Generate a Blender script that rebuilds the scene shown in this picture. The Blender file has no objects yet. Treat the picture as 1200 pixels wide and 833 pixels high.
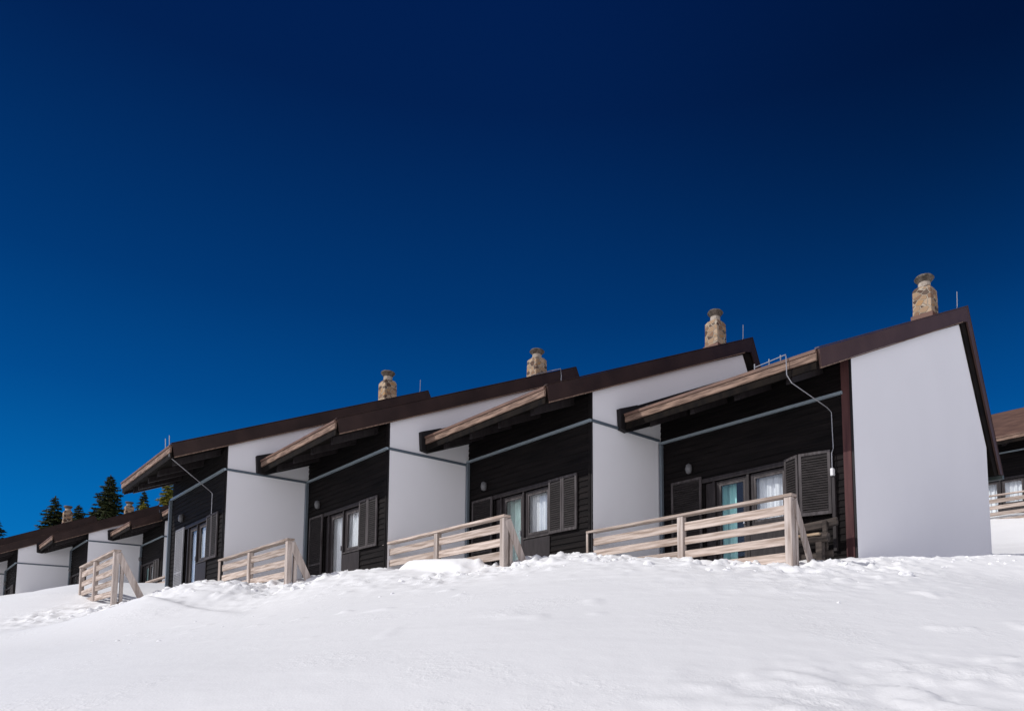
import bpy, bmesh, math, random
import numpy as np
from mathutils import Vector, Matrix
random.seed(4)
sc = bpy.context.scene
C = sc.collection
R = math.radians

# ---------------------------------------------------------------- place constants
AZ = R(42.457)                                   # direction of the row
D1 = np.array([-math.sin(AZ), math.cos(AZ)])     # along the facades, away from the viewer
D2 = np.array([math.cos(AZ), math.sin(AZ)])      # into the hill, along the party walls
ORG = np.array([5.15, 13.0])                     # front corner of the nearest house
EYE = 1.6
ZS = 4.8985 + EYE                                # height of the metal ledge on the facades
BZ = 3.1                                         # ledge height above house base
OV = 1.3325                                      # eave overhang
SL = .4384                                       # front roof slope
def gw(U, V): return ORG + U * D1 + V * D2

# ---------------------------------------------------------------- materials
def mat(name, col, rough=.7, metal=0, spec=.3):
    m = bpy.data.materials.new(name); m.use_nodes = True
    b = m.node_tree.nodes['Principled BSDF']
    b.inputs['Base Color'].default_value = (*col, 1); b.inputs['Roughness'].default_value = rough
    b.inputs['Metallic'].default_value = metal; b.inputs['Specular IOR Level'].default_value = spec
    return m
def nn(m, t, **k):
    n = m.node_tree.nodes.new(t)
    for a, v in k.items(): setattr(n, a, v)
    return n
def board_random(m, lo=.72, hi=1.1):
    nt = m.node_tree; b = nt.nodes['Principled BSDF']; src = b.inputs['Base Color'].links[0].from_socket
    oi = nn(m, 'ShaderNodeObjectInfo'); mr = nn(m, 'ShaderNodeMapRange'); mr.inputs['To Min'].default_value = lo; mr.inputs['To Max'].default_value = hi
    vm = nn(m, 'ShaderNodeVectorMath', operation='SCALE')
    nt.links.new(oi.outputs['Random'], mr.inputs['Value']); nt.links.new(src, vm.inputs[0]); nt.links.new(mr.outputs[0], vm.inputs['Scale']); nt.links.new(vm.outputs[0], b.inputs['Base Color'])
def varied(name, c1, c2, scale=(3, 3, 3), detail=5, rough=.7, bump=.0, bscale=20, lo=.35, hi=.65, spec=.3, dist=.02):
    m = mat(name, c1, rough, 0, spec); L = m.node_tree.links; b = m.node_tree.nodes['Principled BSDF']
    tc = nn(m, 'ShaderNodeTexCoord'); mp = nn(m, 'ShaderNodeMapping'); mp.inputs['Scale'].default_value = scale
    no = nn(m, 'ShaderNodeTexNoise'); no.inputs['Scale'].default_value = 1; no.inputs['Detail'].default_value = detail
    cr = nn(m, 'ShaderNodeValToRGB'); cr.color_ramp.elements[0].position = lo; cr.color_ramp.elements[1].position = hi
    cr.color_ramp.elements[0].color = (*c1, 1); cr.color_ramp.elements[1].color = (*c2, 1)
    L.new(tc.outputs['Object'], mp.inputs[0]); L.new(mp.outputs[0], no.inputs['Vector']); L.new(no.outputs[0], cr.inputs[0])
    L.new(cr.outputs[0], b.inputs['Base Color'])
    if bump:
        n2 = nn(m, 'ShaderNodeTexNoise'); n2.inputs['Scale'].default_value = bscale; n2.inputs['Detail'].default_value = 6
        m2 = nn(m, 'ShaderNodeMapping'); m2.inputs['Scale'].default_value = tuple(s / max(scale) for s in scale)
        bu = nn(m, 'ShaderNodeBump'); bu.inputs['Strength'].default_value = bump; bu.inputs['Distance'].default_value = dist
        L.new(tc.outputs['Object'], m2.inputs[0]); L.new(m2.outputs[0], n2.inputs['Vector'])
        L.new(n2.outputs[0], bu.inputs['Height']); L.new(bu.outputs[0], b.inputs['Normal'])
    return m
M = {}
M['plaster'] = varied('white_plaster', (.80, .795, .815), (.825, .82, .84), (.6, .6, .6), 8, .92, .35, 45, .3, .7, .08, .008)
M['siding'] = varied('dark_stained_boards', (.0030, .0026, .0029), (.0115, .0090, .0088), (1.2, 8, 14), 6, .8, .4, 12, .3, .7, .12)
M['soffit'] = varied('dark_soffit_boards', (.004, .003, .003), (.011, .008, .006), (8, 1, 4), 5, .85, spec=.1)
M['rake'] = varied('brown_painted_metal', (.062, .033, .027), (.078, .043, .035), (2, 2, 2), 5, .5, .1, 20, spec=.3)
M['rake_shaded'] = varied('shaded_brown_metal', (.022, .011, .009), (.038, .020, .016), (2, 2, 2), 6, .5, .15, 20, spec=.25)  # rake metal again, its colour darkened to carry the weaker fill light
M['rooftop'] = varied('brown_roof_sheet', (.10, .056, .042), (.16, .092, .066), (2, 2, 2), 5, .6)
M['eave'] = varied('weathered_tan_board', (.085, .052, .038), (.29, .195, .145), (3.2, 40, 40), 6, .8, .3, 20)
M['bargeend'] = mat('black_flashing', (.010, .008, .009), .6)
M['ledge'] = mat('pale_zinc_ledge', (.30, .36, .40), .45, .3)
M['ledge_dark'] = mat('grey_zinc_strip', (.10, .13, .16), .5, .2)
M['pipe'] = mat('grey_corner_pipe', (.16, .19, .22), .45, .3)
M['maroon'] = varied('maroon_brown_post', (.045, .016, .018), (.085, .035, .033), (10, 10, 1), 5, .8)
M['frame'] = varied('dark_frame_wood', (.016, .012, .013), (.032, .026, .027), (15, 15, 3), 5, .6)
M['shutter'] = varied('grey_brown_shutter_wood', (.035, .029, .029), (.085, .075, .076), (12, 12, 2), 6, .7, .2, 20)
M['louvre'] = varied('dark_louvres', (.010, .008, .008), (.030, .025, .025), (3, 12, 30), 6, .7)
M['railwood'] = varied('pale_weathered_railing_wood', (.29, .22, .175), (.57, .48, .42), (1.6, 14, 30), 9, .85, .6, 14, .34, .62, .2)
M['railend'] = varied('weathered_post_wood', (.30, .24, .205), (.56, .49, .445), (16, 16, 1.4), 9, .85, .6, 14, .34, .62, .2)
board_random(M['railwood']); board_random(M['railend'], .8, 1.08)
M['logwood'] = varied('old_grey_bench_wood', (.025, .02, .018), (.085, .068, .058), (2, 18, 18), 6, .85, .5, 14)
M['logtop'] = varied('pale_split_log', (.28, .19, .12), (.5, .38, .26), (2, 12, 12), 6, .85, .5, 14)
M['wire'] = mat('galvanised_wire', (.36, .36, .38), .4, .5)
M['fitting'] = mat('white_plastic_box', (.75, .75, .75), .4)
M['lamp'] = mat('frosted_lamp_glass', (.13, .13, .135), .35)
M['curtain'] = varied('white_curtain', (.78, .79, .82), (.86, .86, .88), (1, 1, 1), 3, .9)
M['teal'] = varied('teal_curtain', (.40, .75, .72), (.5, .82, .78), (1, 1, 1), 3, .9)
M['pale'] = varied('pale_green_curtain', (.62, .78, .74), (.70, .84, .80), (1, 1, 1), 3, .9)
M['cap'] = varied('chimney_cap_concrete', (.06, .05, .04), (.17, .145, .12), (12, 12, 12), 5, .9, .4, 20)
M['neck'] = varied('chimney_neck_mortar', (.28, .24, .19), (.45, .39, .33), (9, 9, 9), 5, .9, .5, 15)
M['copper'] = mat('brown_flashing', (.14, .07, .05), .6)
M['gutter'] = mat('green_grey_gutter', (.09, .11, .10), .5, .2)
M['bark'] = varied('spruce_bark', (.05, .035, .025), (.10, .07, .05), (4, 4, 1), 5, .95)
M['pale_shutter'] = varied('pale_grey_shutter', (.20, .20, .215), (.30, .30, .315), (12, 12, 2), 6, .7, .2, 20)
M['room'] = mat('dark_room', (.03, .03, .035), .9)

def stone_mat():
    m = mat('rough_stone_masonry', (.4, .3, .2), .9); L = m.node_tree.links; b = m.node_tree.nodes['Principled BSDF']
    tc = nn(m, 'ShaderNodeTexCoord')
    mp = nn(m, 'ShaderNodeMapping'); mp.inputs['Scale'].default_value = (1, 1, 1.5)
    v = nn(m, 'ShaderNodeTexVoronoi'); v.inputs['Scale'].default_value = 6
    e = nn(m, 'ShaderNodeTexVoronoi', feature='DISTANCE_TO_EDGE'); e.inputs['Scale'].default_value = 6
    sep = nn(m, 'ShaderNodeSeparateColor')
    cr = nn(m, 'ShaderNodeValToRGB'); cr.color_ramp.interpolation = 'CONSTANT'
    els = cr.color_ramp.elements; els[0].position = 0; els[0].color = (.10, .062, .045, 1); els[1].position = .24; els[1].color = (.33, .225, .14, 1)
    for p_, c in ((.42, (.22, .135, .085, 1)), (.58, (.42, .31, .21, 1)), (.78, (.12, .088, .068, 1)), (.88, (.36, .22, .11, 1))):
        k = els.new(p_); k.color = c
    c2 = nn(m, 'ShaderNodeValToRGB'); c2.color_ramp.elements[0].position = .03; c2.color_ramp.elements[1].position = .07
    mx = nn(m, 'ShaderNodeMix', data_type='RGBA'); mx.inputs[6].default_value = (.42, .36, .28, 1)
    L.new(tc.outputs['Object'], mp.inputs[0]); L.new(mp.outputs[0], v.inputs['Vector']); L.new(mp.outputs[0], e.inputs['Vector'])
    L.new(v.outputs['Color'], sep.inputs[0]); L.new(sep.outputs[0], cr.inputs[0]); L.new(e.outputs['Distance'], c2.inputs[0])
    L.new(c2.outputs[0], mx.inputs[0]); L.new(cr.outputs[0], mx.inputs[7]); L.new(mx.outputs[2], b.inputs['Base Color'])
    bu = nn(m, 'ShaderNodeBump'); bu.inputs['Strength'].default_value = .8; bu.inputs['Distance'].default_value = .03
    L.new(c2.outputs[0], bu.inputs['Height']); L.new(bu.outputs[0], b.inputs['Normal'])
    return m
M['stone'] = stone_mat()

def glass_mat():
    m = bpy.data.materials.new('window_glass'); m.use_nodes = True; nt = m.node_tree
    nt.nodes.remove(nt.nodes['Principled BSDF']); out = nt.nodes['Material Output']
    tr = nn(m, 'ShaderNodeBsdfTransparent'); tr.inputs[0].default_value = (.97, .985, .985, 1)
    gl = nn(m, 'ShaderNodeBsdfGlossy'); gl.inputs['Roughness'].default_value = .02
    lw = nn(m, 'ShaderNodeLayerWeight'); lw.inputs['Blend'].default_value = .5
    pw_ = nn(m, 'ShaderNodeMath', operation='POWER'); pw_.inputs[1].default_value = 2.5
    fr = nn(m, 'ShaderNodeMath', operation='MULTIPLY_ADD'); fr.inputs[1].default_value = .38; fr.inputs[2].default_value = .045
    nt.links.new(lw.outputs['Facing'], pw_.inputs[0]); nt.links.new(pw_.outputs[0], fr.inputs[0])
    mx = nn(m, 'ShaderNodeMixShader')
    nt.links.new(fr.outputs[0], mx.inputs[0]); nt.links.new(tr.outputs[0], mx.inputs[1]); nt.links.new(gl.outputs[0], mx.inputs[2])
    nt.links.new(mx.outputs[0], out.inputs[0])
    return m
M['glass'] = glass_mat()

def snow_mat():
    m = mat('snow', (.90, .905, .91), .55, 0, .25); L = m.node_tree.links; b = m.node_tree.nodes['Principled BSDF']
    tc = nn(m, 'ShaderNodeTexCoord')
    last = None
    for sc_, st, di, dt in ((5, .30, .022, 8), (60, .35, .005, 4)):
        n = nn(m, 'ShaderNodeTexNoise'); n.inputs['Scale'].default_value = sc_; n.inputs['Detail'].default_value = dt
        L.new(tc.outputs['Object'], n.inputs['Vector'])
        bu = nn(m, 'ShaderNodeBump'); bu.inputs['Strength'].default_value = st; bu.inputs['Distance'].default_value = di
        L.new(n.outputs[0], bu.inputs['Height'])
        if last: L.new(last.outputs[0], bu.inputs['Normal'])
        last = bu
    n = nn(m, 'ShaderNodeTexNoise'); n.inputs['Scale'].default_value = 13; n.inputs['Detail'].default_value = 5; n.inputs['Roughness'].default_value = .62
    cr = nn(m, 'ShaderNodeValToRGB'); cr.color_ramp.elements[0].position = .46; cr.color_ramp.elements[1].position = .68
    pm = nn(m, 'ShaderNodeTexNoise'); pm.inputs['Scale'].default_value = .9; pm.inputs['Detail'].default_value = 3
    pr = nn(m, 'ShaderNodeMapRange'); pr.inputs['From Min'].default_value = .48; pr.inputs['From Max'].default_value = .64
    mu = nn(m, 'ShaderNodeMath', operation='MULTIPLY')
    L.new(tc.outputs['Object'], n.inputs['Vector']); L.new(tc.outputs['Object'], pm.inputs['Vector']); L.new(n.outputs[0], cr.inputs[0]); L.new(pm.outputs[0], pr.inputs[0])
    L.new(cr.outputs[0], mu.inputs[0]); L.new(pr.outputs[0], mu.inputs[1])
    bu = nn(m, 'ShaderNodeBump'); bu.inputs['Strength'].default_value = .3; bu.inputs['Distance'].default_value = .016
    L.new(mu.outputs[0], bu.inputs['Height']); L.new(last.outputs[0], bu.inputs['Normal']); last = bu
    L.new(last.outputs[0], b.inputs['Normal'])
    return m
M['snow'] = snow_mat()

def leaf_mat(name, c1, c2, sc_=3.0):
    m = varied(name, c1, c2, (sc_, sc_, sc_), 4, .8, lo=.4, hi=.6, spec=.15)
    return m
M['spruce'] = leaf_mat('spruce_needles', (.014, .024, .012), (.050, .060, .018))
M['larch'] = leaf_mat('yellow_green_needles', (.10, .11, .02), (.24, .21, .03))

# ---------------------------------------------------------------- mesh helpers (local coords u,v,z -> (-u, v, z))
class MB:
    def __init__(s): s.v = []; s.f = []
    def poly8(s, p):
        i = len(s.v); s.v += [tuple(q) for q in p]
        s.f += [tuple(i + k for k in f) for f in ((0,1,2,3),(4,7,6,5),(0,4,5,1),(1,5,6,2),(2,6,7,3),(3,7,4,0))]
        return s
    def box(s, u0, u1, v0, v1, z0, z1):
        return s.poly8([(-u0,v0,z0),(-u1,v0,z0),(-u1,v1,z0),(-u0,v1,z0),(-u0,v0,z1),(-u1,v0,z1),(-u1,v1,z1),(-u0,v1,z1)])
    def prism(s, poly, u0, u1):
        i = len(s.v); n = len(poly)
        s.v += [(-u0, v, z) for v, z in poly] + [(-u1, v, z) for v, z in poly]
        s.f += [tuple(range(i, i+n)), tuple(range(i+2*n-1, i+n-1, -1))]
        s.f += [(i+k, i+n+k, i+n+(k+1) % n, i+(k+1) % n) for k in range(n)]
        return s
    def bar(s, a, b, w, h, up=(0,0,1)):
        """beam between two local points (u,v,z), width w, height h"""
        A = Vector((-a[0], a[1], a[2])); B = Vector((-b[0], b[1], b[2])); d = (B-A).normalized()
        sd = d.cross(Vector(up)).normalized(); u = sd.cross(d).normalized()
        P = []
        for q in (A, B):
            P += [q - sd*w/2 - u*h/2, q + sd*w/2 - u*h/2, q + sd*w/2 + u*h/2, q - sd*w/2 + u*h/2]
        i = len(s.v); s.v += [tuple(q) for q in P]
        s.f += [tuple(i+k for k in f) for f in ((0,3,2,1),(4,5,6,7),(0,1,5,4),(1,2,6,5),(2,3,7,6),(3,0,4,7))]
        return s
    def tube(s, pts, r, n=6):
        P = [Vector((-a[0], a[1], a[2])) for a in pts]; rings = []
        for k, q in enumerate(P):
            d = (P[min(k+1, len(P)-1)] - P[max(k-1, 0)]).normalized()
            a = d.orthogonal().normalized(); b = d.cross(a); ring = []
            rr = r[k] if isinstance(r, (list, tuple)) else r
            for j in range(n):
                t = 2*math.pi*j/n; ring.append(len(s.v)); s.v.append(tuple(q + a*rr*math.cos(t) + b*rr*math.sin(t)))
            if rings:   # keep the twist small
                prev = rings[-1]; best = min(range(n), key=lambda o_: sum((Vector(s.v[prev[j]])-Vector(s.v[ring[(j+o_) % n]])).length for j in range(n)))
                ring = [ring[(j+best) % n] for j in range(n)]
            rings.append(ring)
        for a, b in zip(rings, rings[1:]):
            s.f += [(a[j], a[(j+1) % n], b[(j+1) % n], b[j]) for j in range(n)]
        s.f += [tuple(rings[0]), tuple(reversed(rings[-1]))]
        return s
    def lathe(s, cu, cv, prof, n=20, wob=0):
        rings = []
        for r, z in prof:
            rings.append([len(s.v)+j for j in range(n)])
            for j in range(n):
                t = 2*math.pi*j/n; rr = r*(1+wob*math.sin(3*t+z*5))
                s.v.append((-cu + rr*math.cos(t), cv + rr*math.sin(t), z))
        for a, b in zip(rings, rings[1:]): s.f += [(a[j], a[(j+1) % n], b[(j+1) % n], b[j]) for j in range(n)]
        s.f += [tuple(rings[0]), tuple(reversed(rings[-1]))]
        return s
    def build(s, name, m, parent=None, bevel=0, smooth=False, loc=None):
        me = bpy.data.meshes.new(name); me.from_pydata(s.v, [], s.f); me.update()
        bm = bmesh.new(); bm.from_mesh(me); bmesh.ops.recalc_face_normals(bm, faces=bm.faces)
        if bevel: bmesh.ops.bevel(bm, geom=bm.edges[:], offset=bevel, segments=1, affect='EDGES')
        bm.to_mesh(me); bm.free()
        if smooth:
            for p in me.polygons: p.use_smooth = True
        me.materials.append(m)
        o = bpy.data.objects.new(name, me); C.objects.link(o)
        if parent: o.parent = parent
        return o
def thing(name, label, cat, loc, rz=0, group=None):
    o = bpy.data.objects.new(name, None); C.objects.link(o); o.location = loc; o.rotation_euler = (0, 0, rz)
    o['label'] = label; o['category'] = cat
    if group: o['group'] = group
    return o
def tag(o, label, cat, group=None):
    o['label'] = label; o['category'] = cat
    if group: o['group'] = group
ROT = AZ - math.pi/2

# ---------------------------------------------------------------- houses
UB, VB, UC, VC, UD, VD = 4.516, -2.167, 8.950, -4.379, 13.416, -6.518
Z = BZ   # local height of the ledge
def siding_mesh(w, u0, holes, zb, zt_):
    """lapped boards along the facade, cut around the openings"""
    b = MB(); pitch = .125; z = zb
    while z < zt_:
        z1 = min(z + pitch, zt_)
        cuts = sorted([(h[0], h[1]) for h in holes if h[2] < z1 - .01 and h[3] > z + .01])
        segs = []; u = u0
        for a, c in cuts:
            if a > u: segs.append((u, a))
            u = max(u, c)
        if u < w: segs.append((u, w))
        j = random.uniform(-.003, .003)
        for a, c in segs:
            b.prism([(-.024 + j, z), (-.024 + j, z + .006), (-.006, z1 - .001), (.10, z1 - .001), (.10, z)], a, c)
        z = z1
    return b

def curtain(parent, mkey, u0, u1, v, z0, z1, gap=None, sheer=0):
    b = MB(); n = 46; i0 = 0
    us = [u0 + (u1-u0)*k/n for k in range(n+1)]
    ph = random.uniform(0, 6)
    def off(u): return .035*math.sin(u*34+ph) + .015*math.sin(u*71+ph*2)
    run = []
    for u in us + [None]:
        if u is None or (gap and gap[0] < u < gap[1]):
            if len(run) > 1:
                i = len(b.v)
                for q in run:
                    b.v += [(-q, v+off(q), z0), (-q, v+off(q), z1), (-q, v+off(q)+.004, z0), (-q, v+off(q)+.004, z1)]
                for k in range(len(run)-1):
                    a = i+4*k; c = a+4
                    b.f += [(a, c, c+1, a+1), (a+2, a+3, c+3, c+2), (a+1, c+1, c+3, a+3), (a, a+2, c+2, c)]
                a = i; b.f.append((a, a+1, a+3, a+2)); a = i+4*(len(run)-1); b.f.append((a, a+2, a+3, a+1))
            run = []
        else: run.append(u)
    return b.build('curtain', M[mkey], parent, smooth=False)

def glazed(parent, name, u0, u1, z0, z1, ckey, gap=None, tilt=False, sill=False, cv=.20):
    f = MB(); fw = .065; v0, v1 = .012, .07
    f.box(u0, u0+fw, v0, v1, z0, z1).box(u1-fw, u1, v0, v1, z0, z1).box(u0+fw, u1-fw, v0, v1, z0, z0+fw).box(u0+fw, u1-fw, v0, v1, z1-fw, z1)
    fr = f.build(name, M['frame'], parent, bevel=.004)
    a, c, lo, hi = u0+fw+.012, u1-fw-.012, z0+fw+.012, z1-fw-.012
    s = MB(); t = .03; vv = (.02, .06)
    s.box(a-.012, a+t, *vv, lo-.012, hi+.012).box(c-t, c+.012, *vv, lo-.012, hi+.012).box(a+t, c-t, *vv, lo-.012, lo+t).box(a+t, c-t, *vv, hi-t, hi+.012)
    s.build('sash', M['shutter'], fr)
    if tilt:
        g = MB(); g.poly8([(-a-t, .03, lo+t), (-c+t, .03, lo+t), (-c+t, .036, lo+t), (-a-t, .036, lo+t), (-a-t, .14, hi-t), (-c+t, .14, hi-t), (-c+t, .146, hi-t), (-a-t, .146, hi-t)])
    else:
        g = MB(); g.box(a+t, c-t, .036, .042, lo+t, hi-t)
    g.build('pane', M['glass'], fr)
    curtain(fr, ckey, a-.03, c+(.30 if name == 'glazed_door' else .2 if cv > .15 else .03), cv, lo-.05, hi+.04, gap)
    if sill: MB().box(u0-.02, u1+.02, -.05, .011, z0-.035, z0-.004).build('sill', M['shutter'], fr, bevel=.004)
    return fr

def louvred(parent, p0, p1, z0, z1, label=None, slats=True, t=.035):
    """shutter leaf standing between plan points p0, p1 (u,v)"""
    ax = Vector((-p0[0], p0[1], 0)); bx = Vector((-p1[0], p1[1], 0)); d = (bx-ax); L = d.length; d.normalize(); n = Vector((d.y, -d.x, 0))
    if n.y > 0: n = -n
    def cb(b, s0, s1, n0, n1, za, zb):
        P = []
        for zz in (za, zb):
            for (s_, n_) in ((s0, n0), (s1, n0), (s1, n1), (s0, n1)):
                q = ax + d*s_ + n*n_; P.append((q.x, q.y, zz))
        b.poly8(P)
    f = MB(); w = .055
    cb(f, 0, w, 0, t, z0, z1); cb(f, L-w, L, 0, t, z0, z1); cb(f, w, L-w, 0, t, z0, z0+w*1.2); cb(f, w, L-w, 0, t, z1-w, z1)
    if z1 - z0 > 1.4: cb(f, w, L-w, 0, t, z0+.78, z0+.84)
    fr = f.build('shutter', M['shutter'], parent, bevel=.003)
    if label: fr['label'] = label
    l = MB(); cb(l, w, L-w, .002, .010, z0+.03, z1-.03)
    if slats:
        z = z0 + w*1.2 + .01
        while z < z1 - w - .04:
            P = []
            for dz in (0, .012):
                for (s_, n_, zz) in ((w+.002, .012, .035), (L-w-.002, .012, .035), (L-w-.002, .036, 0), (w+.002, .036, 0)):
                    q = ax + d*s_ + n*n_; P.append((q.x, q.y, z+zz+dz))
            l.poly8(P); z += .047
    l.build('louvres', M['louvre'], fr)
    return fr

def chimney(parent, u, v, h=1.0, s=.40, rot=0, seed=1):
    zr = Z + .375 + SL*(v+OV)
    rnd = random.Random(seed)
    me = bpy.data.meshes.new('chimney'); bm = bmesh.new()
    nz = 16; nx = 5
    body = zr + h*.66; sh = zr + h*.76
    prof = [(s/2*1.06, zr-.35), (s/2*1.04, zr+.06), (s/2*1.0, zr+.25*h), (s/2*.99, zr+.45*h), (s/2*.97, body+.01), (s/2*.78, sh-.02), (s/2*.5, sh+.02)]
    zs = []
    for (r0, z0), (r1, z1) in zip(prof, prof[1:]):
        k = 4
        for j in range(k): zs.append((r0+(r1-r0)*j/k, z0+(z1-z0)*j/k))
    zs.append(prof[-1])
    per = []
    for a in range(4):
        for j in range(nx*2):
            t = -1 + 2*j/(nx*2)
            x, y = [(t, -1), (1, t), (-t, 1), (-1, -t)][a]
            k = .96 if (abs(t) > .99) else 1
            per.append((x*k, y*k))
    from mathutils import noise
    rings = []
    for r, z in zs:
        ring = []
        for x, y in per:
            q = Vector((x*r*9 + seed*7, y*r*9, z*9))
            dn = noise.voronoi(q*.75)[0][0]
            k = 1 + (.035*dn - .02) * (1 if z > zr else .2)
            ring.append(bm.verts.new((-u + x*r*k, v + y*r*k, z)))
        rings.append(ring)
    n = len(per)
    for a, b in zip(rings, rings[1:]):
        for j in range(n): bm.faces.new((a[j], a[(j+1) % n], b[(j+1) % n], b[j]))
    bm.faces.new(rings[-1]); bm.faces.new(list(reversed(rings[0])))
    bmesh.ops.recalc_face_normals(bm, faces=bm.faces)
    bm.to_mesh(me); bm.free(); me.materials.append(M['stone'])
    ch = bpy.data.objects.new('chimney', me); C.objects.link(ch); ch.parent = parent
    MB().box(u-s*.57, u+s*.57, v-s*.57, v+s*.57, zr-.30, zr+.07).build('chimney_flashing', M['copper'], ch)
    r = s*.33
    MB().lathe(u, v, [(r, sh-.02), (r*.96, sh+.07*h), (r*.92, sh+.12*h)], 16, .03).build('chimney_neck', M['neck'], ch, smooth=False)
    zc = sh+.12*h - .005
    MB().lathe(u, v, [(r*.75, zc-.03), (r*.9, zc), (s*.48, zc+.09*h), (s*.51, zc+.115*h), (s*.44, zc+.155*h), (.05, zc+.175*h)], 22, .02).build('chimney_cap', M['cap'], ch)
    return ch

def house(name, label, U, V, dz, w, e_next, s=0, right=False, leftend=False, chim=None, wide=False, door_gap=None, tilt=False, rods=(), variant=0, ckeys=('curtain', 'teal'), rafts=None, detail=True, depth=3.6, group='terraced chalets stepping along the slope', free_left=0, cvs=(.21, .27)):
    x, y = gw(U, V)
    t = thing(name, label, 'house', (x, y, ZS + dz - BZ), ROT, group)
    zl = Z + s                                            # ledge height
    zb = Z - depth
    # --- party wall with the gable outline
    wall = [(0, zb), (0, Z+.637), (5.448, Z+3.034), (6.876, Z+.385), (6.876, zb)]
    MB().prism(wall, 0, .22).build('gable_wall', M['plaster'], t)
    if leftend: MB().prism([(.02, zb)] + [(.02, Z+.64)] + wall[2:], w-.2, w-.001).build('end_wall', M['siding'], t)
    MB().box(.221, w-.21 if leftend else w-.002, 6.6, 6.8, zb, Z+.6).build('back_wall', M['plaster'], t)
    # dark edge of the party wall and corner post
    MB().box(-.004, .034, -.028, -.001, zb, Z+.62).build('corner_trim', M['bargeend'], t)
    pw = .15 if right else .06
    MB().box(.036, .036+pw, -.045, -.001, zb, Z+.60).build('corner_post', M['maroon'] if right else M['siding'], t)
    # --- facade
    u0 = .04 + pw
    oz = Z - 1.10
    holes = [(1.34, 2.20, Z-2.20, oz-.02), (2.20, 3.32, zb+.35, oz-.02)]
    if wide: holes[0] = (1.36, 2.26, Z-2.20, oz-.02)
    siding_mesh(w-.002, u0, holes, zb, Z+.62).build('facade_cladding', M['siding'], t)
    # framing around the openings
    f = MB(); f.box(2.205, 2.262, -.035, .09, zb+.35, oz-.025); f.box(3.04, 3.10, -.035, .09, zb+.35, oz-.025)
    f.box(1.30, 3.36, -.05, -.026, oz-.02, oz+.07)
    f.build('opening_frame', M['frame'], t, bevel=.004)
    wn = glazed(t, 'window', holes[0][0]+.01, 2.19, Z-2.19, oz-.03, ckeys[0], tilt=tilt, sill=True, cv=cvs[0])
    dr = glazed(t, 'glazed_door', 2.27, 3.03, zb+.5, oz-.03, ckeys[1], gap=door_gap, cv=cvs[1])
    MB().box(2.33, 2.36, -.03, .02, Z-2.12, Z-2.0).build('handle', M['wire'], dr)
    # dark recess beside the door: solid door leaf
    MB().box(3.105, 3.315, .03, .08, zb+.35, oz-.025).build('door_side_panel', M['frame'], t)
    MB().box(.23, w-.21, 1.2, 1.25, zb+.3, Z+.5).build('room_partition', M['room'], t)
    # panel below the window, with its seams
    MB().box(1.30, 2.19, -.043, -.026, zb+.2, Z-2.245).build('apron_panel', M['frame'], t)
    # shutters
    if right:
        louvred(t, (.42, -.07), (.99, -.20), Z-2.21, Z-1.02, 'louvred shutter leaf folded out flat beside the window')
        louvred(t, (1.00, -.20), (1.36, -.06), Z-2.21, Z-1.02, 'shutter leaf standing out at an angle', slats=True)
    else:
        louvred(t, (.42, -.04), (.86, -.05), Z-2.22, Z-1.03)
        louvred(t, (.865, -.05), (1.31, -.04), Z-2.22, Z-1.03)
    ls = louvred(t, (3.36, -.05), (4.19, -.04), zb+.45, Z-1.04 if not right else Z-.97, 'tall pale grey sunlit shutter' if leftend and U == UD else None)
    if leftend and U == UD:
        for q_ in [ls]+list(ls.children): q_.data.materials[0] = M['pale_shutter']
    # ledge along the facade and along the party wall, corner pipe
    MB().box(.16 if right else .0, w-.001, -.085, -.029, zl-.03, zl+.022).build('metal_ledge', M['ledge'], t)
    if e_next: MB().box(-.035, -.001, -.02, e_next-.086, zl-.035, zl+.02).build('wall_ledge', M['ledge_dark'], t)
    MB().box(w-.095, w-.03, -.12, -.029, zb, zl-.032).build('corner_pipe', M['pipe'], t, bevel=.01)
    # wall lamp
    lm = MB(); lm.lathe(3.68, -.085, [(.01, Z-.86), (.06, Z-.83), (.075, Z-.75), (.06, Z-.66), (.01, Z-.63)], 14)
    lp = MB().box(3.63, 3.73, -.05, -.026, Z-.85, Z-.64).build('lamp_base', M['frame'], t)
    lamp = lm.build('wall_lamp', M['lamp'], t, smooth=True); lp.parent = lamp
    # --- roof
    wr = w + free_left
    rr = Z
    slab = [(-OV+.01, rr+.36), (5.775, rr+3.475), (7.58, rr-.24), (7.22, rr-.34), (5.448+.02, rr+2.99), (0, rr+.65), (-OV+.07, rr+.10)]
    MB().prism(slab, -.045, wr-.06).build('roof', M['soffit'], t)
    roof = t.children[-1]
    MB().prism([(-OV-.03, rr+.352), (-OV-.03, rr+.366), (5.775, rr+3.505), (7.62, rr-.23), (7.6, rr-.24), (5.77, rr+3.48)], -.06, wr-.055).build('roof_sheet', M['rooftop'], roof)
    rake = [(-OV, rr+.385), (5.785, rr+3.515), (7.66, rr-.27), (7.52, rr-.27), (5.72, rr+3.30), (5.35, rr+2.995), (-OV+.06, rr+.062)]
    # front and back rakes as one board, butted at the ridge
    MB().prism([(-OV, rr+.375), (5.79, rr+3.505), (5.72, rr+3.10), (5.43, rr+3.02), (-OV+.07, rr+.070)], -.105, -.062).build('rake_board', M['rake'] if right else M['rake_shaded'], roof)
    MB().prism([(5.793, rr+3.503), (7.64, rr-.27), (7.45, rr-.27), (5.725, rr+3.10)], -.105, -.062).build('rake_board', M['rake'] if right else M['rake_shaded'], roof)
    MB().prism([(-OV+.07, rr+.066), (5.42, rr+3.012), (5.42, rr+2.99), (-OV+.07, rr+.045)], -.112, -.064).build('drip_edge', M['eave'], roof)
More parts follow.
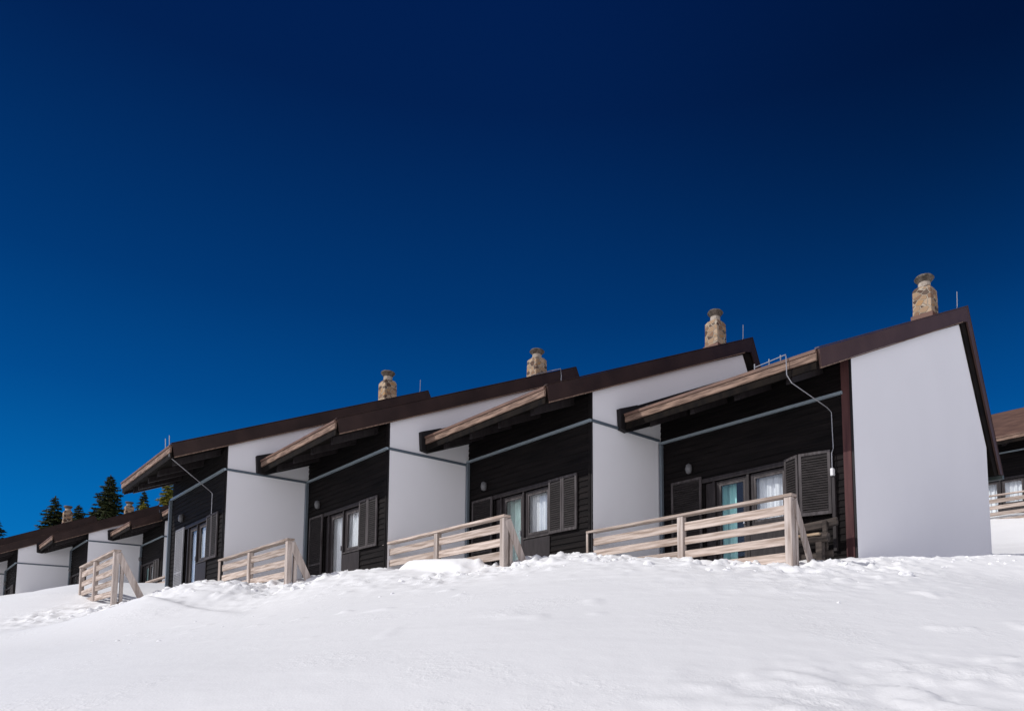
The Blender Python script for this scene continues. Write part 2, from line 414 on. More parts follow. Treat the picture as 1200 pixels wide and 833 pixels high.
    MB().prism([(-OV-.02, rr+.379), (5.79, rr+3.511), (7.66, rr-.262), (7.64, rr-.262), (5.79, rr+3.530), (-OV-.02, rr+.395)], -.115, -.03).build('roof_edge_trim', M['rake'] if right else M['rake_shaded'], roof)
    MB().box(-.10, wr-.06, 7.60, 7.72, rr-.36, rr-.26).build('gutter', M['gutter'], roof)
    MB().box(-.058, wr-.16, -OV-.035, -OV+.008, rr+.165, rr+.295).build('eave_board', M['eave'], roof, bevel=.004)
    MB().box(-.058, wr-.16, -OV-.055, -OV+.008, rr+.297, rr+.345).build('eave_edge', M['rooftop'], roof)
    MB().box(-.04, wr-.16, -OV-.005, -OV+.03, rr+.03, rr+.163).build('lower_eave_board', M['soffit'], roof)
    for ru in (rafts or (.6, 1.7, 2.75, 3.8)):
        MB().prism([(-1.12, rr+.16), (.02, rr+.66), (.02, rr+.49), (-1.12, rr+.0)], ru-.06, ru+.06).build('rafter', M['frame'], roof)
    if not leftend:
        MB().prism([(-OV-.10, rr+.02), (-OV-.13, rr+.46), (-OV+.4, rr+.66), (0, rr+.80), (0, rr+.48), (-OV+.1, rr-.01)], w-.12, w-.012).build('barge_end', M['bargeend'], roof)
        MB().prism([(-OV+.41, rr+.655), (5.7, rr+3.60), (5.7, rr+3.49), (-OV+.41, rr+.60)], w-.07, w-.012).build('step_flashing', M['bargeend'], roof)
    else:
        MB().prism([(-OV, rr+.375), (5.79, rr+3.505), (5.72, rr+3.10), (5.43, rr+3.02), (-OV+.07, rr+.02)], wr-.058, wr-.02).build('rake_board', M['rake'] if right else M['rake_shaded'], roof)
    if chim: chimney(roof, *chim)
    for k in rods:
        if k == 'rod': MB().tube([(.06, 5.25, rr+3.27), (.06, 5.55, rr+3.42), (.06, 5.60, rr+3.50), (.05, 5.60, rr+3.86)], .008).build('lightning_rod', M['wire'], roof)
        if k == 'hook': MB().tube([(.1, 4.3, rr+2.92), (.06, 5.0, rr+3.24), (-.10, 5.2, rr+3.30), (-.13, 5.2, rr+3.1), (-.12, 5.2, rr+2.85)], .013).build('lightning_conductor', M['wire'], roof)
        if k == 'wire':
            c = MB(); c.tube([(1.15, -OV-.03, rr+.40), (.48, -OV-.08, rr+.42), (.47, -OV-.09, rr+.36), (.47, -OV-.085, rr+.05), (.43, -OV+.0, rr-.08), (.39, -.2, rr-.26), (.38, -.06, rr-.32), (.37, -.055, rr-1.0), (.38, -.10, rr-1.1), (.38, -.10, rr-1.38)], .009)
            c.build('conductor_wire', M['wire'], roof)
            MB().box(.355, .41, -.13, -.045, rr-1.52, rr-1.38).build('junction_box', M['fitting'], roof, bevel=.008)
            MB().box(.35, .41, -.09, -.03, rr-2.9, rr-1.525).build('conduit', M['frame'], roof)
            for q in (1.15, .85, .62): MB().tube([(q, -OV-.02, rr+.36), (q, -OV-.02, rr+.47)], .012).build('wire_holder', M['wire'], roof)
        if k == 'wire2':
            MB().tube([(.06, -OV-.02, rr+.35), (.10, -OV-.0, rr+.10), (.95, -.12, rr-.42), (.98, -.05, rr-.47), (.98, -.05, rr-1.1)][::1], .012).build('conductor_wire', M['wire'], roof)
            for q in (.05, .4): MB().tube([(q, -OV-.02, rr+.36), (q+.05, -OV-.02, rr+.62)], .012).build('wire_holder', M['wire'], roof)
    return t

H = {}
H['A'] = house('terraced_house', 'nearest chalet with the whole blank white gable end and an angled louvred shutter', 0, 0, 0, UB, 0, right=True, chim=(.64, 5.22, 1.04, .44, 0, 3), wide=True, door_gap=(2.55, 2.72), rods=('rod', 'wire'), ckeys=('curtain', 'teal'))
H['B'] = house('terraced_house', 'second nearest chalet, its window flanked by two flat shutters and white curtains', UB, VB, .069, UC-UB, -VB, chim=(.60, 5.14, 1.02, .41, 0, 5), rods=('rod',), ckeys=('curtain', 'pale'))
H['C'] = house('terraced_house', 'middle chalet of the near row with its window tilted open', UC, VC, 0, UD-UC, VB-VC, chim=(.84, 5.12, .88, .43, 0, 8), tilt=True, rods=('hook',), ckeys=('curtain', 'curtain'), cvs=(.16, .17))
H['D'] = house('terraced_house', 'last chalet of the near row, its canopy sticking out free over the lower roofs', UD, VD, 0, 4.94, VC-VD, leftend=True, free_left=.28, chim=(1.2, 5.1, 1.08, .44, 0, 12), rods=('rod', 'wire2'), ckeys=('curtain', 'curtain'), cvs=(.12, .13), rafts=(.6, 2.0, 3.0, 4.1, 4.7))
# lower row, beyond and below
G2 = dict(cvs=(.12, .13), group='chalets of the farther lower row')
H['Z'] = house('terraced_house', 'lower-row chalet almost hidden behind the near row, only its canopy corner showing', 25.1, -2.93, 1.19, 4.0, 0, depth=4.6, **G2)
H['E'] = house('terraced_house', 'lower-row chalet just left of the near row, brown rake board above its dark front', 29.1, -4.13, .64, 3.73, 1.2, s=-.11, depth=4, rods=(), **G2)
H['F'] = house('terraced_house', 'lower-row chalet with a wide white side wall behind the railed platform', 32.83, -6.31, .27, 3.93, 2.18, s=.28, chim=(2.2, 4.9, 1.0, .42, 0, 15), depth=3.8, **G2)
H['G'] = house('terraced_house', 'lower-row chalet near the left edge with a white wall above smooth snow', 36.76, -8.45, -.22, 4.07, 2.14, s=-.05, chim=(2.2, 4.9, .8, .42, 0, 17), depth=3.8, **G2)
H['H'] = house('terraced_house', 'lowest chalet cut off by the left edge of the picture', 40.83, -10.6, -.45, 4.0, 2.14, leftend=True, depth=3.8, chim=(1.0, 4.7, 1.0, .42, 0, 19), **G2)
H['I'] = house('terraced_house', 'chalet up the hill behind the white gable end, sunlit brown roof and blue windows', 1.7, 20.8, 3.68, 4.6, 0, leftend=True, depth=3.6, ckeys=('curtain', 'curtain'), group='chalets farther up the hill')

# ---------------------------------------------------------------- railings
def railing(label, U, V, zrel, u0, u1, v, mid=2.42, boards=4, ht=1.1, lean=0, brace=True, deck=True, side=False):
    x, y = gw(U, V)
    t = thing('deck_railing', label, 'railing', (x, y, ZS + zrel - BZ), ROT, 'wooden railings in front of the chalets')
    top = BZ - 2.28
    for k, u in enumerate((u0, mid, u1)):
        MB().box(u-.065, u+.065, v-.055, v+.055, top-ht-.6, top-.006).build('post', M['railend'], t, bevel=.006)
    MB().box(u0-.09, u1+.05, v-.075, v+.085, top-.004, top+.045).build('top_rail', M['railwood'], t, bevel=.006)
    z = top - .115
    for k in range(boards):
        for a, c in ((u0+.068, mid-.068), (mid+.068, u1-.068)):
            j = random.uniform(-.008, .008); hgt = random.uniform(.135, .155)
            b = MB(); b.bar((a, v+.0+random.uniform(-.004, .004), z-hgt/2+j), (c, v, z-hgt/2+random.uniform(-.012, .012)), .03, hgt)
            b.build('board', M['railwood'], t, bevel=.004)
        z -= .258
    MB().box(u0-.05, u0+.03, v+.10, v+.17, top-ht-.5, top-.25).build('inner_post', M['railend'], t, bevel=.005)
    if brace: MB().bar((u0-.06, v+.03, top-.04), (u0-.05, v+.56, top-1.08), .15, .035, up=(1, 0, 0)).build('brace', M['railend'], t, bevel=.004)
    if deck:
        d = MB(); vv = v+.0
        while vv < -.2:
            d.box(u0-.02, u1, vv+.07, vv+.19, top-ht-.02, top-ht+.02); vv += .128
        d.build('deck_boards', M['railwood'], t)
        MB().box(u0-.03, u1, v+.06, v+.10, top-ht-.2, top-ht-.022).build('deck_joist', M['railwood'], t)
    return t
railing('long railing in front of the nearest chalet, beside the log bench', 0, 0, 0, .06, 4.62, -2.15, mid=2.24)
railing('railing half buried by a flat snow hump before the second chalet', UB, VB, .05, .16, 4.62, -2.15, mid=2.43)
railing('railing with four boards in front of the chalet with the tilted window', UC, VC, -.08, .26, 4.58, -2.15, mid=2.51)
railing('steeply seen railing standing deep above the snow at the left, planks showing under it', UD, VD, -.05, .28, 4.42, -2.3, mid=2.55, ht=1.2)

RU, RT = 19.8, 2.20
# small railing of the lower row
def small_railing():
    x, y = gw(RU, -6.2)
    t = thing('deck_railing', 'low short railing showing between the tall left railing and the corner pipe', 'railing', (x, y, ZS - BZ), ROT, 'wooden railings in front of the chalets')
    top = BZ - RT
    a, c, v = 0, 2.5, 0
    for u in (a, c): MB().box(u-.07, u+.07, v-.05, v+.05, top-.9, top+.0).build('post', M['railend'], t, bevel=.005)
    MB().box(a-.08, c+.05, v-.07, v+.07, top+.002, top+.045).build('top_rail', M['railwood'], t, bevel=.005)
    for k in range(3): MB().box(a+.072, c-.072, v-.02, v+.02, top-.25-.25*k, top-.10-.25*k).build('board', M['railwood'], t, bevel=.004)
small_railing()
# railing of the uphill house
railing('railing before the chalet up the hill, seen right of the white gable', 1.7, 20.8, 3.68+.10, .2, 4.5, -2.15, deck=False)

# ---------------------------------------------------------------- log bench at the nearest chalet
def bench():
    x, y = gw(0, 0)
    t = thing('log_bench', 'rough dark log bench with a split seat under the nearest shutter', 'bench', (x, y, ZS - BZ), ROT)
    zz = BZ
    b = MB(); n = 9
    for k in range(n-1):
        pass
    b.bar((.14, -.42, zz-2.43), (1.15, -.45, zz-2.50), .05, .15); b.build('backrest', M['logwood'], t, bevel=.015)
    s = MB(); s.tube([(.20, -.66, zz-2.74), (.45, -.68, zz-2.72), (.75, -.66, zz-2.745), (1.05, -.67, zz-2.77)], [.085, .095, .09, .08], 9); s.build('log_seat', M['logwood'], t)
    MB().box(.30, 1.08, -.80, -.62, zz-2.70, zz-2.655).build('seat_plank', M['logtop'], t, bevel=.012)
    for u in (.36, .95):
        MB().box(u-.06, u+.06, -.72, -.60, zz-3.5, zz-2.78).build('leg', M['logwood'], t, bevel=.01)
        MB().box(u-.04, u+.04, -.50, -.44, zz-3.5, zz-2.40).build('back_support', M['logwood'], t, bevel=.008)
    MB().bar((.2, -.5, zz-3.0), (1.1, -.52, zz-3.02), .06, .12).build('cross_rail', M['logwood'], t, bevel=.012)
bench()

# ---------------------------------------------------------------- snow terrain
CP = [(3.45,11.45,3.13),(2.06,12.97,3.39),(0.41,14.77,3.71),(-1.21,13.34,3.3),(-2.66,14.92,3.45),(-4.16,16.56,3.56),(-5.74,15.0,3.11),(-7.16,16.56,3.27),(-8.61,18.14,3.58),(-10.34,16.87,2.87),(-12.23,18.93,3.13),(-13.2,20.0,3.36),
(5.15,13.0,3.44),(4.2,12.26,3.27),(7.36,15.03,3.58),(10.24,17.66,4.02),(-0.25,13.47,3.53),(-0.84,14.11,3.57),(-4.64,14.99,3.38),(-5.66,16.55,3.50),(-8.72,16.28,3.2),(-7.28,14.71,3.08),
(9.34,15.0,3.52),(6.0,13.15,3.46),(7.0,13.4,3.51),(8.0,13.6,3.57),(8.9,13.9,3.62),(13.22,22.0,4.75),(11.6,20.0,4.3),(15.2,25.0,5.6),(16.87,28.0,7.13),(16.96,29.0,7.33),(-17.0,22.0,3.49),(-15.49,22.0,3.79),(-14.6,22.0,3.92),(-25.11,34.0,4.79),(-21.78,32.0,4.75),(-15.24,27.0,4.29),(-3.81,5.0,1.27),(-7.67,10.0,1.66),(-1.93,4.6,1.3),(-0.33,4.4,1.31),(1.18,4.4,1.31),(2.81,4.6,1.3),(-0.5,6.6,1.87),(2.55,6.6,1.87),(4.19,6.8,1.88),(-2.95,7.0,1.72),(-5.92,11.0,2.05),(-12.32,16.0,2.34),(6.83,11.0,2.81),(-8.91,15.5,2.68),(-6.56,13.0,2.43),
(-10.6,14.0,2.17),(-9.4,13.6,2.2),(0,0,0),(-6,0,-.3),(6,0,.2),(0,-8,-1.6),(-15,5,-.3),(12,8,2.4),(-25,20,1.2),(-12,-10,-3),(12,-10,-1),(30,10,5),
(20,40,10),(35,30,9.5),(0,40,7.5),(-20,50,6.2),(-40,60,6),(-60,80,6),(-60,40,2),(40,80,16),(0,90,12),(-100,60,0),(100,50,18),(-60,0,-8),(60,0,6),(0,-60,-12),(-300,300,10),(0,400,40),(300,300,60),(400,0,30),(-400,0,-60),(0,-400,-80),(-300,-300,-90),(300,-300,-30)]
# ground inside the decks, against the facades
for (U, V, zr) in ((0,0,-3.22),(UB,VB,-3.15),(UC,VC,-3.2),(UD,VD,-3.25)):
    q = gw(U+2.4, V-.9); CP.append((q[0], q[1], ZS+zr))
CPa = np.array(CP)
def phi(r): return np.sqrt(r*r+.8**2)
dd = np.linalg.norm(CPa[:, None, :2]-CPa[None, :, :2], axis=2)
A_ = phi(dd) ; n_ = len(CPa)
Pm = np.c_[np.ones(n_), CPa[:, :2]]
S_ = np.block([[A_ - 1e-3*np.eye(n_), Pm], [Pm.T, np.zeros((3, 3))]])
W_ = np.linalg.solve(S_, np.r_[CPa[:, 2], 0, 0, 0])
def base_h(x, y):
    out = W_[n_] + W_[n_+1]*x + W_[n_+2]*y
    for i in range(n_): out = out + W_[i]*phi(np.hypot(x-CPa[i, 0], y-CPa[i, 1]))
    return out
def vnoise(x, y, seed=0):
    xi = np.floor(x).astype(np.int64); yi = np.floor(y).astype(np.int64); fx = x-xi; fy = y-yi
    def h(a, b):
        n = (a*374761393 + b*668265263 + seed*1442695041) & 0xffffffff
        n = ((n ^ (n >> 13))*1274126177) & 0xffffffff
        n = ((n ^ (n >> 16))*2246822519) & 0xffffffff
        return ((n ^ (n >> 15)) & 0xffff)/65535.0
    sx = fx*fx*fx*(fx*(fx*6-15)+10); sy = fy*fy*fy*(fy*(fy*6-15)+10)
    return (h(xi, yi)*(1-sx)+h(xi+1, yi)*sx)*(1-sy)+(h(xi, yi+1)*(1-sx)+h(xi+1, yi+1)*sx)*sy
def fbm(x, y, o=4, seed=0, g=.5):
    s = 0; a = 1; t = 0
    for k in range(o):
        c, sn = math.cos(k*.7+.3), math.sin(k*.7+.3)
        s = s + a*vnoise((x*c-y*sn)*2**k, (x*sn+y*c)*2**k, seed+k); t += a; a *= g
    return s/t - .5
POLY = [(4.3,11.7),(3.3,11.0),(.3,14.2),(-1.4,13.1),(-4.2,16.1),(-5.9,14.8),(-8.6,17.6),(-10.2,16.4),(-11.6,17.9)]
POLY2 = [(4.3,11.7),(5.6,12.7),(8.2,13.5),(10,14.6)]
def seg_dist(x, y, P=None):
    P = P or POLY; d = np.full(x.shape, 1e9)
    for (a, b), (c, e) in zip(P, P[1:]):
        vx, vy = c-a, e-b; t = np.clip(((x-a)*vx+(y-b)*vy)/(vx*vx+vy*vy), 0, 1)
        d = np.minimum(d, np.hypot(x-a-t*vx, y-b-t*vy))
    return d
def height(x, y):
    h = base_h(x, y)
    near = np.exp(-(np.maximum(np.hypot(x, y-10)-26, 0)/12)**2)
    qh = gw(UB+1.75, VB-2.5); calm = 1-np.exp(-(((x-qh[0])**2+(y-qh[1])**2)/1.0)**2)
    dd_ = seg_dist(x, y); open_ = np.exp(-(dd_/2.6)**2)*.8+.2
    h = h + .06*fbm(x/3.2, y/3.2, 2, 5)*near*np.clip((np.hypot(x, y)-2)/4, 0, 1)
    # wind crust ripples, stretched across the slope
    patch = np.clip(fbm(x/2.3, y/2.3, 2, 31)*5+.35, 0, 1)
    h = h + .022*open_*patch*np.clip(fbm(x*1.4, y*2.6, 4, 11)*2, -.6, 1)*near
    # churned snow along the railings
    d = seg_dist(x, y); m = np.exp(-(d/.75)**2); m2 = np.exp(-(d/1.7)**2)
    r = 1-np.abs(fbm(x*2.2, y*2.2, 4, 50)*2)*2
    h = h + calm*m*(.05*fbm(x*1.1, y*1.1, 2, 70) + .09*(r-.75)) + calm*.12*m2*fbm(x*4.6, y*4.6, 4, 90, .6)
    cl = np.clip(vnoise(x*6.5, y*6.5, 7)-.66, 0, .16)*m2*np.clip(vnoise(x*1.3, y*1.3, 9)*2-.6, 0, 1)
    h = h + .45*cl*calm
    mw = np.exp(-(seg_dist(x, y, POLY2)/.7)**2)
    h = h + mw*(.11*fbm(x*3.2, y*3.2, 4, 190, .6) + .4*np.clip(vnoise(x*6.5, y*6.5, 27)-.74, 0, .14)*np.clip(vnoise(x*1.1, y*1.1, 29)*2-.5, 0, 1))
    h = h + .10*fbm(x*.9, y*1.3, 4, 230)*np.clip((x-9)/3, 0, 1)*np.clip((y-17)/3, 0, 1)*near
    # wind-cut little steps
    h = h + .014*open_*np.clip(fbm(x*1.1+2, y*3.2, 4, 260, .6)*4, -.4, 1)*np.clip(fbm(x*.35, y*.35, 2, 280)*4+.5, 0, 1)*np.clip((14-np.hypot(x, y))/4, 0, 1)
    # scattered lumps lower down the slope
    sp = np.clip(vnoise(x*3.5, y*3.5, 17)-.86, 0, 1)*np.clip(vnoise(x*.5, y*.5, 19)*2-.7, 0, 1)
    h = h + .5*sp*np.exp(-(d/5)**2)
    # trodden rough snow close by on the right
    tr = np.exp(-(((x-2.2)/1.3)**2+((y-4.7)/.75)**2))+.5*np.exp(-(((x-3.6)/1.0)**2+((y-5.6)/.5)**2))
    h = h + tr*(.17*np.clip(fbm(x*3.0, y*5.2, 5, 140, .6), -.12, .3)) 
    # snow hump against the second railing
    q = gw(UB+1.75, VB-2.5); t1 = (x-q[0])*D1[0]+(y-q[1])*D1[1]; t2 = (x-q[0])*D2[0]+(y-q[1])*D2[1]
    h = h + .21/(1+np.exp((np.abs(t1+.25*t2)-1.02)*14))*np.exp(-(t2/.34)**4)
    # churned snow never piles above the line of the slope, it mostly digs in
    # drift with a sharp crest, running down from the left railing
    ax, ay, bx, by = -8.8, 15.1, -5.2, 11.2
    L_ = math.hypot(bx-ax, by-ay); tx, ty = (bx-ax)/L_, (by-ay)/L_
    s1 = (x-ax)*tx+(y-ay)*ty; s2 = -(x-ax)*ty+(y-ay)*tx + .25*np.sin(s1*1.1)
    tap = np.clip(s1/.8+.6, 0, 1)*np.clip((L_-s1)/2.6, 0, 1)
    h = h + .20*tap*np.where(s2 > 0, np.exp(-(s2/.28)**2), np.exp(-(s2/1.5)**2))
    return h
def axis(segs):
    out = []
    for a, b, s in segs: out += list(np.arange(a, b, s))
    return np.array(out + [segs[-1][1]])
xs = axis([(-400,-100,30),(-100,-40,6),(-40,-16,.8),(-16,-13,.2),(-13,8,.05),(8,12,.12),(12,20,.16),(20,40,.8),(40,100,6),(100,400,30)])
ys = axis([(-400,-60,30),(-60,-10,5),(-10,2,.6),(2,3.6,.1),(3.6,18,.05),(18,30,.12),(30,45,.6),(45,100,4),(100,430,30)])
X, Y = np.meshgrid(xs, ys); Hh = height(X, Y)
co = np.stack([X, Y, Hh], -1).reshape(-1, 3)
nx, ny = len(xs), len(ys)
idx = np.arange(nx*ny).reshape(ny, nx)
q = np.stack([idx[:-1, :-1], idx[:-1, 1:], idx[1:, 1:], idx[1:, :-1]], -1).reshape(-1, 4)
me = bpy.data.meshes.new('snow_ground')
me.vertices.add(len(co)); me.vertices.foreach_set('co', co.ravel())
me.loops.add(q.size); me.loops.foreach_set('vertex_index', q.ravel().astype(np.int32))
me.polygons.add(len(q)); me.polygons.foreach_set('loop_start', np.arange(0, q.size, 4, dtype=np.int32)); me.polygons.foreach_set('loop_total', np.full(len(q), 4, dtype=np.int32))
me.update(); me.validate()
for p in me.polygons: p.use_smooth = True
me.materials.append(M['snow'])
g = bpy.data.objects.new('snow_ground', me); C.objects.link(g); g['kind'] = 'structure'

def clods():
    rnd = random.Random(21); vs = []; fs = []
    bm0 = bmesh.new(); bmesh.ops.create_icosphere(bm0, subdivisions=2, radius=1); bm0.verts.ensure_lookup_table()
    tv = [v.co.copy() for v in bm0.verts]; tf = [tuple(v.index for v in f.verts) for f in bm0.faces]; bm0.free()
    from mathutils import noise
    spots = []
    for (a, b), (c, e) in zip(POLY, POLY[1:]):
        L = math.hypot(c-a, e-b); n = int(L*17)
        cl = [(rnd.random(), rnd.gauss(-.1, .45)) for _ in range(int(L*1.8)+1)]
        for _ in range(n):
            if rnd.random() < .6: t, off = rnd.choice(cl); t += rnd.gauss(0, .09); off += rnd.gauss(0, .16)
            else: t, off = rnd.random(), rnd.gauss(-.25, .7)
            nx_, ny_ = -(e-b)/L, (c-a)/L
            if ny_ < 0: nx_, ny_ = -nx_, -ny_
            spots.append((a+(c-a)*t+nx_*off, b+(e-b)*t+ny_*off, rnd.choice((.015, .02, .03, .03, .045, .06, .09))*rnd.uniform(.7, 1.2)))
    for _ in range(45):
        t = rnd.random(); spots.append((4.8+4.6*t, 12.4+1.3*t+rnd.gauss(-.3, .35), rnd.uniform(.012, .035)))
    for _ in range(22): spots.append((rnd.uniform(-10, 4), rnd.uniform(8, 13), rnd.uniform(.012, .03)))
    sx_ = np.array([q[0] for q in spots]); sy_ = np.array([q[1] for q in spots]); hz = height(sx_[None, :], sy_[None, :])[0]
    qh = gw(UB+1.75, VB-2.5)
    for (x, y, r_), z in zip(spots, hz):
        if math.hypot(x-qh[0], y-qh[1]) < 1.25: continue
        i = len(vs); o_ = Vector((rnd.uniform(-50, 50), rnd.uniform(-50, 50), 0)); sq = rnd.uniform(.55, .9); rz = Matrix.Rotation(rnd.uniform(0, 6.3), 3, 'Z')
        for v in tv:
            k = 1 + .38*noise.noise(v*1.6+o_) + .18*noise.noise(v*4+o_)
            p = rz @ Vector((v.x*1.15*k, v.y*.9*k, v.z*sq*k)); vs.append((x+p.x*r_, y+p.y*r_, z+p.z*r_*.85-r_*.12))
        fs.extend(tuple(i+j for j in f) for f in tf)
    me = bpy.data.meshes.new('snow_clods'); me.from_pydata(vs, [], fs); me.materials.append(M['snow'])
    o = bpy.data.objects.new('snow_clods', me); C.objects.link(o); o['kind'] = 'stuff'; o['label'] = 'broken white snow lumps strewn along the railings and down the slope'; o['category'] = 'snow lumps'
clods()

# ---------------------------------------------------------------- trees
def spruce(label, x, y, ztop, ht, rad, mkey='spruce', seed=1, dens=1.0, cat='tree'):
    rnd = random.Random(seed); z0 = float(height(np.array([[x]]), np.array([[y]]))[0, 0]) - .2
    ht = ztop - z0
    t = thing('spruce_tree' if mkey == 'spruce' else 'larch_tree', label, cat, (x, y, z0), 0, 'conifers behind the lower roofs')
    tr = MB(); tr.tube([(0, 0, -.3), (0, 0, ht*.5), (0, 0, ht*.97)], [.24, .14, .02], 8); tr.build('trunk', M['bark'], t)
    vs = []; fs = []
    def tri(p, d, s, up):
        sd = d.cross(up)
        if sd.length < 1e-4: return
        sd.normalize(); i = len(vs)
        vs.extend([tuple(p - sd*s*.32), tuple(p + d*s), tuple(p + sd*s*.32), tuple(p + d*s*.35 + up*s*.22)])
        fs.extend([(i, i+1, i+3), (i+1, i+2, i+3), (i, i+3, i+2)])
    z = ht*.15
    while z < ht*.985:
        f = 1 - z/ht
        L0 = 1.12*rad*(f**.82)*rnd.uniform(.7, 1.2) + .05
        n = max(6, int((9+15*f)*dens))
        a0 = rnd.uniform(0, 6.28)
        for k in range(n):
            a = a0 + k*6.283/n + rnd.uniform(-.25, .25); L = L0*rnd.uniform(.6, 1.12)
            zb = z + rnd.uniform(-.12, .12)
            out = Vector((math.cos(a), math.sin(a), 0)); sd = Vector((-out.y, out.x, 0))
            m = max(3, int(L/.16))
            for j in range(m):
                s = (j+.5)/m
                dz = -.34*L*s + .20*L*s*s
                p = out*(L*s) + Vector((0, 0, zb + dz))
                wd = .40*L*(1-s)*.8 + .05
                for q in (-1, 1):
                    for e in range(2):
                        dirv = (out*.7 + sd*q*rnd.uniform(.4, 1.0) + Vector((0, 0, rnd.uniform(-.45, .12)))).normalized()
                        tri(p + sd*q*wd*rnd.uniform(0, .6), dirv, rnd.uniform(.20, .42)*min(1, .40+L*.6), Vector((rnd.uniform(-.3, .3), rnd.uniform(-.3, .3), 1)).normalized())
        z += (.16 + .22*f)
    for k in range(10): tri(Vector((0, 0, ht*(.965+.003*k))), Vector((rnd.uniform(-.5, .5), rnd.uniform(-.5, .5), .8)).normalized(), .17, Vector((rnd.uniform(-1, 1), rnd.uniform(-1, 1), .1)).normalized())
    me = bpy.data.meshes.new('crown'); me.from_pydata(vs, [], fs); me.materials.append(M[mkey])
    o = bpy.data.objects.new('crown', me); C.objects.link(o); o.parent = t
spruce('dark spruce rising right behind the leftmost small chimney', -43.8, 62, 15.7, 10, 3.2, seed=1)
spruce('short spruce top between the small chimney and the tallest spruce', -40.4, 60, 14.5, 9, 2.6, seed=2)
spruce('tallest pointed spruce, left of the free canopy end', -37.9, 60, 17.0, 12, 3.7, seed=3)
spruce('spruce partly behind the free canopy end and a stone chimney', -37.4, 64, 16.6, 12, 2.3, seed=4)
spruce('yellow-green tree in the gap under the free canopy', -33.1, 60, 18.0, 12, 1.8, 'larch', seed=5, dens=1.2)
spruce('low sunlit yellow-green treetop beside the gap tree under the canopy', -33.9, 58, 14.3, 9, 2.0, 'larch', seed=6)
spruce('spruce cut by the left edge of the picture', -48.9, 62, 14.3, 10, 2.6, seed=7)
spruce('low bushy spruce flank at the left foot of the tallest spruce', -39.2, 61, 13.4, 9, 2.2, seed=9)

spruce('slim dark spruce top just right of the leftmost small chimney', -42.6, 64, 13.9, 9, 1.7, seed=11)
spruce('broad low spruce filling in behind the tallest one', -36.9, 58, 13.6, 9, 2.6, seed=12)

# ---------------------------------------------------------------- light, sky
sun_dir = Vector((-.977*math.cos(R(37.5)), -.216*math.cos(R(37.5)), math.sin(R(37.5)))).normalized()
sl = bpy.data.lights.new('sun', 'SUN'); sl.energy = 3.1; sl.angle = R(.53); sl.color = (1, .965, .93)
so = bpy.data.objects.new('sun', sl); C.objects.link(so); so.rotation_euler = sun_dir.to_track_quat('Z', 'Y').to_euler()
w = bpy.data.worlds.new('World'); sc.world = w; w.use_nodes = True; nt = w.node_tree
bg = nt.nodes['Background']; sky = nt.nodes.new('ShaderNodeTexSky'); sky.sky_type = 'NISHITA'; sky.sun_disc = False
sky.sun_elevation = R(37.5); sky.sun_rotation = math.atan2(sun_dir.x, sun_dir.y) ; sky.altitude = 2000; sky.air_density = 1.0; sky.dust_density = .2; sky.ozone_density = 2.0
# deep polarised high-mountain blue: the sky texture, flattened, times a tint that darkens with elevation
gm = nt.nodes.new('ShaderNodeGamma'); gm.inputs[1].default_value = .22
tcw = nt.nodes.new('ShaderNodeTexCoord'); sx = nt.nodes.new('ShaderNodeSeparateXYZ'); cr = nt.nodes.new('ShaderNodeValToRGB')
els = cr.color_ramp.elements
stops = [(0, (.004, .175, .47)), (.177, (.001, .122, .392)), (.312, (.0005, .067, .262)), (.43, (.0004, .040, .178)), (.62, (.0006, .0165, .093)), (.70, (.0006, .0145, .088)), (1, (.0004, .010, .07))]
els[0].position = 0; els[0].color = (*stops[0][1], 1); els[1].position = 1; els[1].color = (*stops[-1][1], 1)
for p_, c_ in stops[1:-1]:
    k = els.new(p_); k.color = (*c_, 1)
mx = nt.nodes.new('ShaderNodeMix'); mx.data_type = 'RGBA'; mx.blend_type = 'MULTIPLY'; mx.inputs[0].default_value = 1
nt.links.new(tcw.outputs['Generated'], sx.inputs[0]); nt.links.new(sx.outputs['Z'], cr.inputs[0])
bw = nt.nodes.new('ShaderNodeRGBToBW'); nt.links.new(sky.outputs[0], bw.inputs[0])
nt.links.new(bw.outputs[0], gm.inputs[0]); # the polarised band is deepest up to the right
ax_ = nt.nodes.new('ShaderNodeMapRange'); ax_.interpolation_type = 'SMOOTHSTEP'; ax_.inputs['From Min'].default_value = -.1; ax_.inputs['From Max'].default_value = .55
az_ = nt.nodes.new('ShaderNodeMapRange'); az_.interpolation_type = 'SMOOTHSTEP'; az_.inputs['From Min'].default_value = .3; az_.inputs['From Max'].default_value = .64
am = nt.nodes.new('ShaderNodeMath'); am.operation = 'MULTIPLY'; an = nt.nodes.new('ShaderNodeMath'); an.operation = 'MULTIPLY_ADD'; an.inputs[1].default_value = -.52; an.inputs[2].default_value = 1
ao = nt.nodes.new('ShaderNodeMath'); ao.operation = 'MULTIPLY'
nt.links.new(sx.outputs['X'], ax_.inputs['Value']); nt.links.new(sx.outputs['Z'], az_.inputs['Value'])
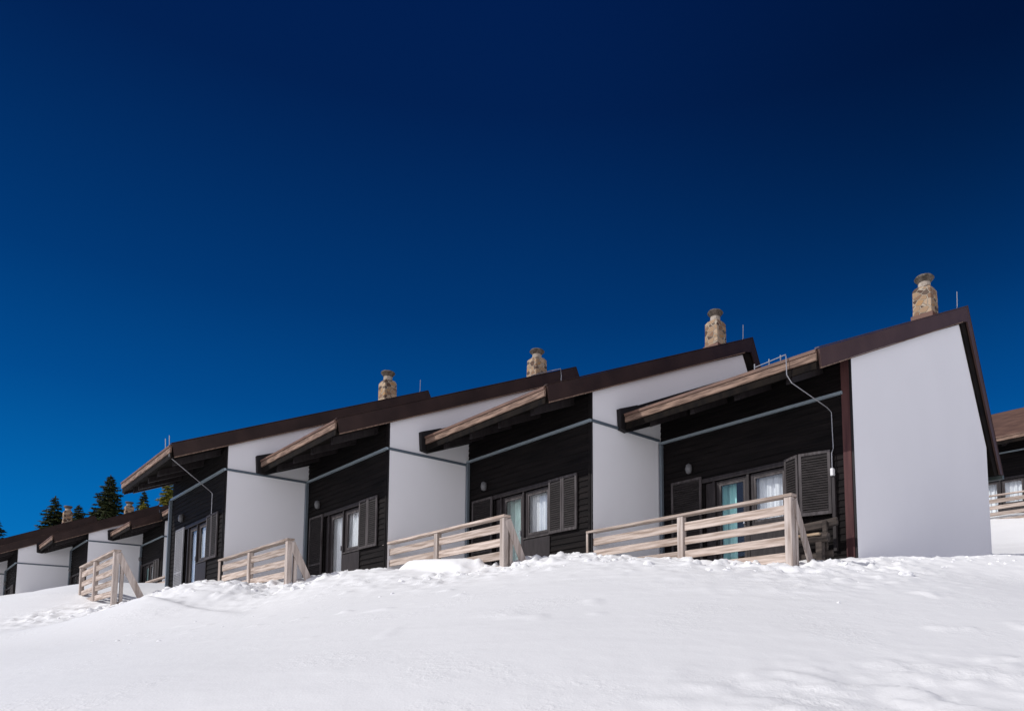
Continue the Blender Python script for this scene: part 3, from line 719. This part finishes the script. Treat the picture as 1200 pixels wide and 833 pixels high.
nt.links.new(ax_.outputs[0], am.inputs[0]); nt.links.new(az_.outputs[0], am.inputs[1]); nt.links.new(am.outputs[0], an.inputs[0])
nt.links.new(gm.outputs[0], ao.inputs[0]); nt.links.new(an.outputs[0], ao.inputs[1])
nt.links.new(ao.outputs[0], mx.inputs[6]); nt.links.new(cr.outputs[0], mx.inputs[7]); 
# pale haze added to the sky behind the camera, to fill the shaded walls
ds = nt.nodes.new('ShaderNodeMix'); ds.data_type = 'RGBA'; ds.inputs[0].default_value = .85
nt.links.new(sky.outputs[0], ds.inputs[6]); nt.links.new(bw.outputs[0], ds.inputs[7])
rk = nt.nodes.new('ShaderNodeMix'); rk.data_type = 'RGBA'; rk.blend_type = 'MULTIPLY'; rk.inputs[0].default_value = 1; rk.inputs[7].default_value = (.315, .298, .315, 1)
nt.links.new(ds.outputs[2], rk.inputs[6])
mr = nt.nodes.new('ShaderNodeMapRange'); mr.interpolation_type = 'SMOOTHSTEP'; mr.inputs['From Min'].default_value = .05; mr.inputs['From Max'].default_value = -.6
nt.links.new(sx.outputs['Y'], mr.inputs['Value'])
fm = nt.nodes.new('ShaderNodeMix'); fm.data_type = 'RGBA'
nt.links.new(mr.outputs[0], fm.inputs[0]); nt.links.new(mx.outputs[2], fm.inputs[6]); nt.links.new(rk.outputs[2], fm.inputs[7])
nt.links.new(fm.outputs[2], bg.inputs[0])
bg.inputs[1].default_value = .86

# ---------------------------------------------------------------- camera
cd = bpy.data.cameras.new('camera'); cam = bpy.data.objects.new('camera', cd); C.objects.link(cam); sc.camera = cam
cam.location = (0, 0, EYE); cam.rotation_euler = (R(90+5.4077), 0, 0)
cd.sensor_width = 36; cd.lens = 865.08/1200*36
cd.shift_x = (600-666.02)/1200; cd.shift_y = (693.3-416.5)/1200
cd.clip_start = .05; cd.clip_end = 3000
vs = sc.view_settings; vs.view_transform = 'Standard'; vs.look = 'None'; vs.exposure = 0; vs.gamma = 1
sc.render.engine = 'CYCLES'; sc.cycles.max_bounces = 8; sc.cycles.diffuse_bounces = 5; sc.cycles.transparent_max_bounces = 8
